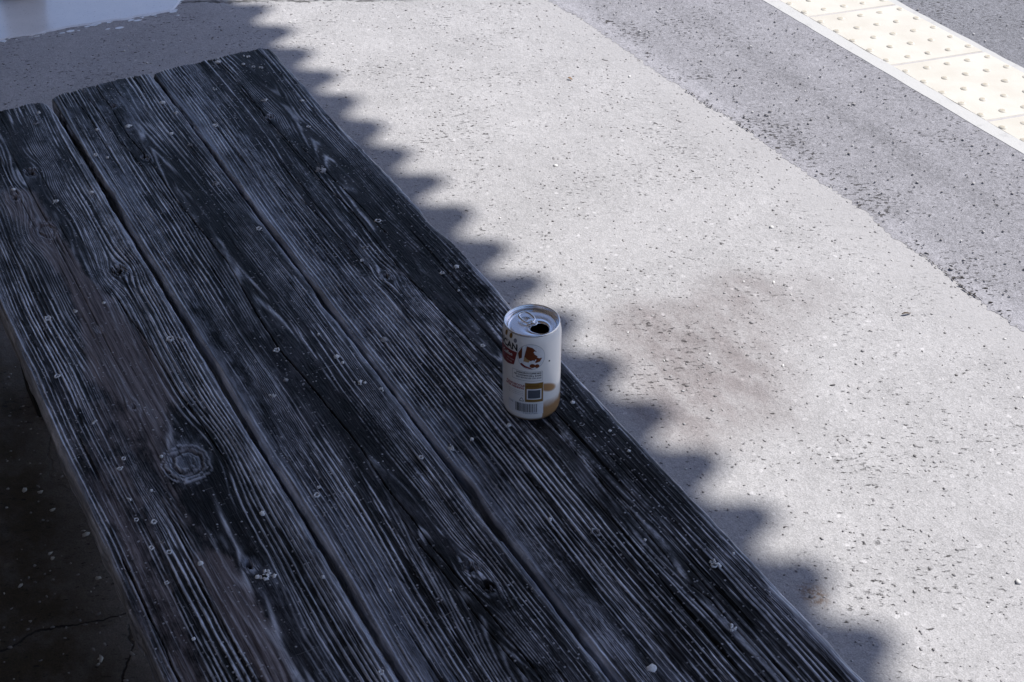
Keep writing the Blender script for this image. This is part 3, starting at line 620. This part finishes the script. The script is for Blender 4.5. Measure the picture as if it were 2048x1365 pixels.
M_alu = n.fin((.93, .93, .94), .19, .6, 1.0)
n = N('can_inside'); M_in = n.fin((.012, .011, .010), .8, .1)

prof = [(.0262, .0016), (.0272, 0), (.0284, .0008), (.0308, .0038), (.0324, .0082), (.0330, .0130), (.0330, .1075), (.0327, .1105), (.0319, .1140), (.0310, .1165), (.0304, .1180), (.0303, .1188)]
obj('body', lathe('body', prof), M_can, can)
rim = [(.0303, .1184), (.0309, .1190), (.0312, .1200), (.0310, .1209), (.0304, .1212), (.0297, .1208), (.0294, .1198), (.0289, .1165), (.0284, .1140), (.0277, .1133), (.0270, .1140), (.0264, .1155)]
obj('rim', lathe('rim', rim), M_alu, can)
# lid panel with a teardrop opening, slightly dished
ZL = .1156
def opening(t):                               # outline of the mouth, in the can's own x (right) and y (away)
    a = t * math.tau; cx_, cy_ = .0094, -.0093; d = math.atan2(cy_, cx_)
    L, W_ = .0106, .0096; x = L * math.cos(a); y = W_ * math.sin(a) * (1 - .18 * math.cos(a))
    return cx_ + x * math.cos(d) - y * math.sin(d), cy_ + x * math.sin(d) + y * math.cos(d)
SEG = 64
hole_pts = [opening(j / SEG) for j in range(SEG)]
ocx, ocy = .0094, -.0093
V = []; F = []
for lev in range(9):
    f = lev / 8
    for j in range(SEG):
        hx, hy = hole_pts[j]; ang = math.atan2(hy - ocy, hx - ocx)
        # ray from the mouth centre to the lid circle
        dx, dy = math.cos(ang), math.sin(ang); b = ocx * dx + ocy * dy; cc = ocx ** 2 + ocy ** 2 - .0266 ** 2; t = -b + math.sqrt(b * b - cc)
        ex_, ey_ = ocx + dx * t, ocy + dy * t
        x = hx + (ex_ - hx) * f; y = hy + (ey_ - hy) * f
        # embossed trough round the mouth and tab
        g = math.exp(-((f - .12) / .07) ** 2) * .0004 - math.exp(-((f - .30) / .10) ** 2) * .0003 * (1 if lev < 6 else 0)
        V.append((x, y, ZL + g - (.0006 if lev == 0 else 0)))
for l in range(8):
    for j in range(SEG): F.append((l * SEG + j, l * SEG + (j + 1) % SEG, (l + 1) * SEG + (j + 1) % SEG, (l + 1) * SEG + j))
lid = obj('lid', mesh('lid', V, F), M_alu, can); sm = lid.modifiers.new('thickness', 'SOLIDIFY'); sm.thickness = .0003; sm.offset = -1
obj('liner', lathe('liner', [(.001, .02), (.0318, .021), (.0318, .104), (.0286, .1125)], 48), M_in, can)
# folded-in flap below the mouth
bm = bmesh.new(); vs_ = [bm.verts.new((ocx * .9 + (x - ocx) * .85, ocy * .9 + (y - ocy) * .85, ZL - .006 - .5 * math.hypot(x, y))) for x, y in hole_pts[::4]]; bm.faces.new(vs_)
obj('mouth_flap', bm_mesh('mouth_flap', bm), M_in, can)
# pull tab: bent ring with finger hole, nose and rivet
def tube(name, pts, r_, seg=8, closed=True):
    V = []; F = []; m = len(pts)
    for i in range(m):
        p = Vector(pts[i]); t = (Vector(pts[(i + 1) % m]) - Vector(pts[i - 1])).normalized(); up_ = Vector((0, 0, 1)); s = t.cross(up_).normalized(); u_ = s.cross(t)
        for k in range(seg):
            a = k / seg * math.tau; V.append(p + s * r_ * 1.5 * math.cos(a) + u_ * r_ * math.sin(a))
    for i in range(m if closed else m - 1):
        for k in range(seg): F.append((i * seg + k, i * seg + (k + 1) % seg, ((i + 1) % m) * seg + (k + 1) % seg, ((i + 1) % m) * seg + k))
    return mesh(name, V, F)
tab = obj('pull_tab', lathe('pull_tab', [(.0007, ZL + .0028), (.0022, ZL + .0029), (.0025, ZL + .0024), (.0038, ZL + .0021), (.0056, ZL + .0026), (.0066, ZL + .0022), (.0066, ZL + .0012), (.0052, ZL + .0012)], 40), M_alu, can)
da = math.radians(128)
ring = []
for k in range(48):
    a = k / 48 * math.tau; lx_ = .0100 + .0092 * np.sign(math.cos(a)) * abs(math.cos(a)) ** .75; ly_ = .0070 * np.sign(math.sin(a)) * abs(math.sin(a)) ** .7
    ring.append((lx_ * math.cos(da) - ly_ * math.sin(da), lx_ * math.sin(da) + ly_ * math.cos(da), ZL + .0021 + max(lx_, 0) * .10))
obj('ring', tube('ring', ring, .0011), M_alu, tab)
obj('rivet', lathe('rivet', [(.00005, ZL + .0040), (.0014, ZL + .0038), (.0019, ZL + .0030), (.0019, ZL)], 24), M_alu, tab)

# print on the can wall: thin curved films, one per printed panel (angle in degrees, height in mm, layer)
def wall_pt(t, z, lay):
    r_ = np.interp(z, [p[1] * 1000 for p in prof[3:]], [p[0] for p in prof[3:]]) + .00012 * lay
    a = math.radians(t); return (r_ * math.sin(a), -r_ * math.cos(a), z * .001)
def ink(name, col, rough=.4): 
    n = N(name); f = n.noise(350, 3, .6); return n.fin(n.mix(f, tuple(x * .85 for x in col), tuple(min(1, x * 1.1) for x in col)), rough, .4)
I_red = ink('ink_red', (.20, .022, .018)); I_brown = ink('ink_brown', (.15, .036, .008)); I_gold = ink('ink_gold', (.23, .125, .022)); I_white = ink('ink_white', (.74, .75, .76)); I_black = ink('ink_black', (.020, .018, .018)); I_grey = ink('ink_grey', (.22, .22, .235)); I_cream = ink('ink_cream', (.62, .60, .57)); I_pale = ink('ink_pale_brown', (.42, .27, .13)); I_pink = ink('ink_washed_red', (.36, .09, .09))
def film(name, polys, mat, lay, parent=None):
    bm = bmesh.new()
    for P in polys:
        tmp = bmesh.new(); vv = [tmp.verts.new((t, z, 0)) for t, z in P]
        f = tmp.faces.new(vv); f.normal_update()
        if f.normal.z < 0: f.normal_flip()
        bmesh.ops.triangulate(tmp, faces=tmp.faces[:])
        t0 = min(p[0] for p in P); t1 = max(p[0] for p in P)
        for cut in np.arange(math.ceil(t0 / 5) * 5, t1, 5):   # follow the curve of the wall
            bmesh.ops.bisect_plane(tmp, geom=tmp.verts[:] + tmp.edges[:] + tmp.faces[:], plane_co=(float(cut), 0, 0), plane_no=(1, 0, 0))
        z0 = min(p[1] for p in P); z1 = max(p[1] for p in P)
        for cut in (110.5, 114.0):
            if z0 < cut < z1: bmesh.ops.bisect_plane(tmp, geom=tmp.verts[:] + tmp.edges[:] + tmp.faces[:], plane_co=(0, cut, 0), plane_no=(0, 1, 0))
        mp = {v: bm.verts.new(wall_pt(v.co.x, v.co.y, lay)) for v in tmp.verts}
        for f in tmp.faces: bm.faces.new([mp[v] for v in f.verts])
        tmp.free()
    me = bpy.data.meshes.new(name); bm.to_mesh(me); bm.free()
    return obj(name, me, mat, parent or can)
def R(t0, t1, z0, z1): return [(t0, z0), (t1, z0), (t1, z1), (t0, z1)]
def E(ct, cz, rt, rz, k=28, a0=0): return [(ct + rt * math.cos(j / k * math.tau + a0), cz + rz * math.sin(j / k * math.tau + a0)) for j in range(k)]
def lettering(name, s, t_right, z_base, h, mat, lay, squeeze=1.0, bold=.0, rise=0.0, align='RIGHT', parent=None):
    cu = bpy.data.curves.new('letters', 'FONT'); cu.body = s; cu.size = 1; cu.align_x = align; cu.offset = bold; cu.resolution_u = 3
    to = bpy.data.objects.new('letters', cu); COL.objects.link(to); dg = bpy.context.evaluated_depsgraph_get(); dg.update()
    me = bpy.data.meshes.new_from_object(to.evaluated_get(dg)); bpy.data.objects.remove(to); bpy.data.curves.remove(cu)
    k = h / .70; me.name = name
    for v in me.vertices:
        mm = v.co.x * k * squeeze; t = t_right + math.degrees(mm / 33.0); z = z_base + v.co.y * k + rise * mm
        v.co = wall_pt(t, z, lay)
    me.materials.clear(); return obj(name, me, mat, parent or can)

film('bean_mark', [E(-62, 114.5, 4, 3.0), E(-46.5, 115.0, 4, 3.0)], I_gold, 1)
film('round_mark', [E(-34, 111.8, 3.8, 2.6)], I_grey, 1)
lettering('lettering', 'the original', -48, 107.6, 1.9, I_grey, 1)
red = film('red_panel', [[(-96, 96.5), (-60, 97.0), (-29, 97.3), (-36.5, 79.0), (-52, 76.5), (-68, 76), (-92, 77)]], I_red, 1)
film('panel_edge', [[(-96, 97.9), (-60, 98.4), (-28.5, 98.6), (-28.7, 97.4), (-60, 97.1), (-96, 96.6)]], I_white, 1, red)
lettering('lettering', 'AMERICAN', -27.5, 99.2, 8.6, I_black, 2, .86, .035)
lettering('lettering', 'Coffee', -40, 90.0, 4.6, I_white, 2, 1.0, .02, .12, parent=red)
lettering('lettering', 'rich taste', -37, 84.6, 1.9, I_cream, 2, parent=red)
lettering('lettering', 'with milk', -41, 80.6, 1.9, I_cream, 2, parent=red)
# round picture of iced coffee
pic = film('picture', [E(-1.5, 93.8, 27.5, 17.2, 40)], I_grey, 1)
film('picture_ground', [E(-1.5, 93.9, 27.0, 16.8, 40)], I_white, 2, pic)
film('coffee_shape', [[(-27, 97), (-18, 107.5), (-19, 92), (-25, 89.5)],
    [(-9, 108.5), (2, 106.5), (9, 101.5), (5, 98), (12, 94.5), (20, 92), (16, 87.5), (8, 86), (3, 90), (-2, 88.5), (-9, 91), (-14, 94.5)],
    E(1.5, 82.0, 5.4, 2.8, 14), E(10.5, 81.6, 4.6, 2.6, 14)], I_brown, 3, pic)
film('highlight', [[(-14, 94.5), (-9, 91), (-3, 89.5), (-6, 86.5), (-16, 87.5)]], I_pale, 3, pic)
film('ice_shape', [[(3, 100.5), (6, 102.5), (10, 99.5), (15, 101), (13, 97.5), (8, 97), (6, 98.8)], [(10, 94.0), (13, 96.2), (17, 94.5), (22, 96), (20, 92.5), (14, 92.2)], [(4, 88.3), (8, 91.2), (9.2, 90.2), (6, 87.2)]], I_white, 4, pic)
film('red_band', [[(-23, 83.0), (-14, 79.4), (-3, 77.7), (2, 77.6), (-3, 79.6), (-12, 81.6), (-20, 85.0)]], I_red, 3, pic)
# small print
film('text_frame', [R(-40, 21.5, 73.2, 73.6), R(-40, 21.5, 60.6, 61.0), R(21.0, 21.5, 61.0, 73.2), R(-40, -39.5, 61.0, 73.2)], I_grey, 1)
for i, s in enumerate(('INGREDIENTS COFFEE MILK', 'NET CONTENTS 350 g  SUGAR', 'BEST BEFORE SEE CAN BASE')):
    lettering('lettering', s, 19.5, 70.3 - 3.3 * i, 1.9, I_black if i < 2 else I_grey, 1, .86, .035)
lettering('lettering', 'PLEASE RECYCLE', -14.5, 51.6, 2.5, I_pink, 1, .9, .05)
lettering('lettering', 'AFTER DRINKING', -14.5, 48.0, 2.5, I_pink, 1, .9, .05)
for i in range(3): lettering('lettering', 'keep in a cool place out of sun', -16, 44.0 - 2.4 * i, 1.1, I_grey, 1)
g = film('gold_panel', [R(-12.2, 23.2, 31.0, 57.6)], I_gold, 1)
film('panel_border', [R(-13.0, -12.2, 30.4, 58.2), R(23.2, 24.0, 30.4, 58.2), R(-12.2, 23.2, 57.6, 58.2), R(-12.2, 23.2, 30.4, 31.0)], I_cream, 1, g)
film('white_square', [R(-9.0, 20.0, 34.6, 49.4)], I_white, 2, g)
film('dark_square', [R(-6.6, 17.6, 36.2, 47.8)], ink('ink_slate', (.09, .10, .12)), 3, g)
lettering('lettering', 'CAMPAIGN', 15.5, 52.2, 2.4, I_brown, 2, parent=g)
film('recycling_mark', [[(-24.5, 30.9), (-14.3, 30.9), (-14.9, 31.8), (-23.2, 31.8)], [(-24.9, 31.4), (-19.9, 36.6), (-19.4, 35.4), (-23.3, 31.9)], [(-18.9, 36.6), (-14.1, 31.5), (-15.6, 32.0), (-19.1, 35.3)]], I_grey, 1)
bar = film('barcode', [R(-50.5, 24.2, 13.2, 29.6)], I_white, 1)
bars = []; t = -33.0; rb_ = random.Random(3)
while t < 12:
    wd_ = rb_.choice([.5, .5, .8, 1.2, 1.6]); bars.append(R(t, t + wd_, 16.2, 28.2)); t += wd_ + rb_.choice([.5, .7, 1.0, 1.4])
film('bars', bars, I_black, 2, bar)
lettering('lettering', '4 902102 072625', 12.5, 14.0, 1.5, I_black, 2, 1.1, parent=bar)
lettering('lettering', '350g', -38, 26.2, 2.2, I_grey, 2, parent=bar)
film('dot_mark', [E(36, 84.6, 1.9, 1.1, 9), E(37.6, 83.9, .9, .5, 7)], I_black, 1)

# ------------------------------------------------------------------ gravel grains and crumbs in the paving
n = N('pavement_stones'); t_ = n.attr('tone').outputs['Fac']; f = n.noise(500, 2)
rp = n.t.nodes.new('ShaderNodeValToRGB'); rp.color_ramp.elements[0].color = (.09, .085, .085, 1); rp.color_ramp.elements[1].color = (.78, .77, .74, 1)
e_ = rp.color_ramp.elements.new(.45); e_.color = (.33, .32, .325, 1); n.put(rp.inputs[0], t_)
M_stone = n.fin(n.mix(n.math('MULTIPLY', f, .3), rp.outputs[0], (.3, .27, .25)), .75, .25)
ico = bmesh.new(); bmesh.ops.create_icosphere(ico, subdivisions=1, radius=1); iv = np.array([v.co[:] for v in ico.verts]); ifc = np.array([[v.index for v in f.verts] for f in ico.faces]); ico.free()
def stones(name, items, label):
    V = []; F = []; Tn = []; base = 0
    for (x, y, z, r_, tone) in items:
        a = random.uniform(0, 6.3); k = np.array([random.uniform(.75, 1.5), random.uniform(.6, 1.1), random.uniform(.3, .55)]) * r_
        v = iv * k * (1 + .22 * rng.standard_normal((len(iv), 1))); ca, sa = math.cos(a), math.sin(a)
        V.append(np.stack([v[:, 0] * ca - v[:, 1] * sa + x, v[:, 0] * sa + v[:, 1] * ca + y, v[:, 2] + z], -1)); F.append(ifc + base); base += len(iv); Tn.append(np.full(len(iv), tone))
    V = np.concatenate(V); F = np.concatenate(F); me = bpy.data.meshes.new(name)
    me.vertices.add(len(V)); me.vertices.foreach_set('co', V.astype(np.float32).ravel()); me.loops.add(F.size); me.loops.foreach_set('vertex_index', F.ravel().astype(np.int32))
    me.polygons.add(len(F)); me.polygons.foreach_set('loop_start', np.arange(0, F.size, 3, dtype=np.int32)); me.update(calc_edges=True)
    at = me.attributes.new('tone', 'FLOAT', 'POINT'); at.data.foreach_set('value', np.concatenate(Tn).astype(np.float32))
    o = obj(name, me, M_stone); place(o); o['kind'] = 'stuff'; o['label'] = label; return o
items = []
for i in range(15000):
    x = random.uniform(-4.0, -.35); y = random.uniform(-.1, 3.1)
    if 2.115 < y < 2.41 or (.19 < y < .66 and x > -2.1) or (x < -3.25 and y < .92): continue
    z = .004 if y > 1.70 else 0
    u_ = random.random(); r_ = random.choice([.0012, .0016, .002, .0024]) * random.uniform(.8, 1.3)
    tone = random.uniform(.25, .6) if u_ < .90 else (random.uniform(.7, 1) if u_ < .96 else random.uniform(0, .2))
    if u_ > .9955: r_ = random.uniform(.0032, .0052); tone = random.uniform(.8, 1)
    items.append((x, y, z + r_ * .12, r_, tone))
G = lambda L, t, r0, r1: [items.append((x, y, (.004 if y > 1.70 else 0) + .001, random.uniform(r0, r1), t)) for x, y in L]
G([(-1.7081, .138), (-1.6616, .144), (-1.5884, .1721), (-1.4964, .165), (-1.5636, .12), (-1.5319, .0687), (-1.3539, .1297)], .85, .003, .005)
stones('gravel', items, 'small pale and dark stone chips scattered in the paving')

# two scraps of dead leaf lying on the sunlit pavement
n = N('dead_leaf'); f = n.noise(160, 3); M_leaf = n.fin(n.mix(f, (.030, .020, .012), (.10, .065, .035)), .7, .3)
n = N('tan_leaf'); f = n.noise(160, 3); M_leaf2 = n.fin(n.mix(f, (.16, .09, .045), (.32, .2, .11)), .7, .3)
def leaf(label, x, y, L, W_, rot, mat):
    V = []; F = []; Kx, Ky = 9, 4
    for i in range(Kx + 1):
        t = i / Kx; wl = W_ * math.sin(math.pi * min(1, t * .93 + .04)) ** .8
        for j in range(Ky + 1):
            s = j / Ky * 2 - 1; V.append(((t - .5) * L, s * wl * .5, .0022 + abs(s) ** 1.5 * W_ * .12 + .0012 * math.sin(t * 5)))
    for i in range(Kx):
        for j in range(Ky): a = i * (Ky + 1) + j; F.append((a, a + Ky + 1, a + Ky + 2, a + 1))
    o = obj('dead_leaf', mesh('dead_leaf', V, F), mat); place(o, x, y, .0012, rot); o['label'] = label; o['category'] = 'leaf'
    m_ = o.modifiers.new('thickness', 'SOLIDIFY'); m_.thickness = .0006
leaf('dark curled dead leaf lying near the asphalt seam, right of the can', -1.467, 1.5427, .017, .0042, 1.35, M_leaf)
leaf('tiny tan dead leaf lying on sunlit pavement beside the far asphalt seam', -2.5197, 1.4904, .012, .006, .5, M_leaf2)
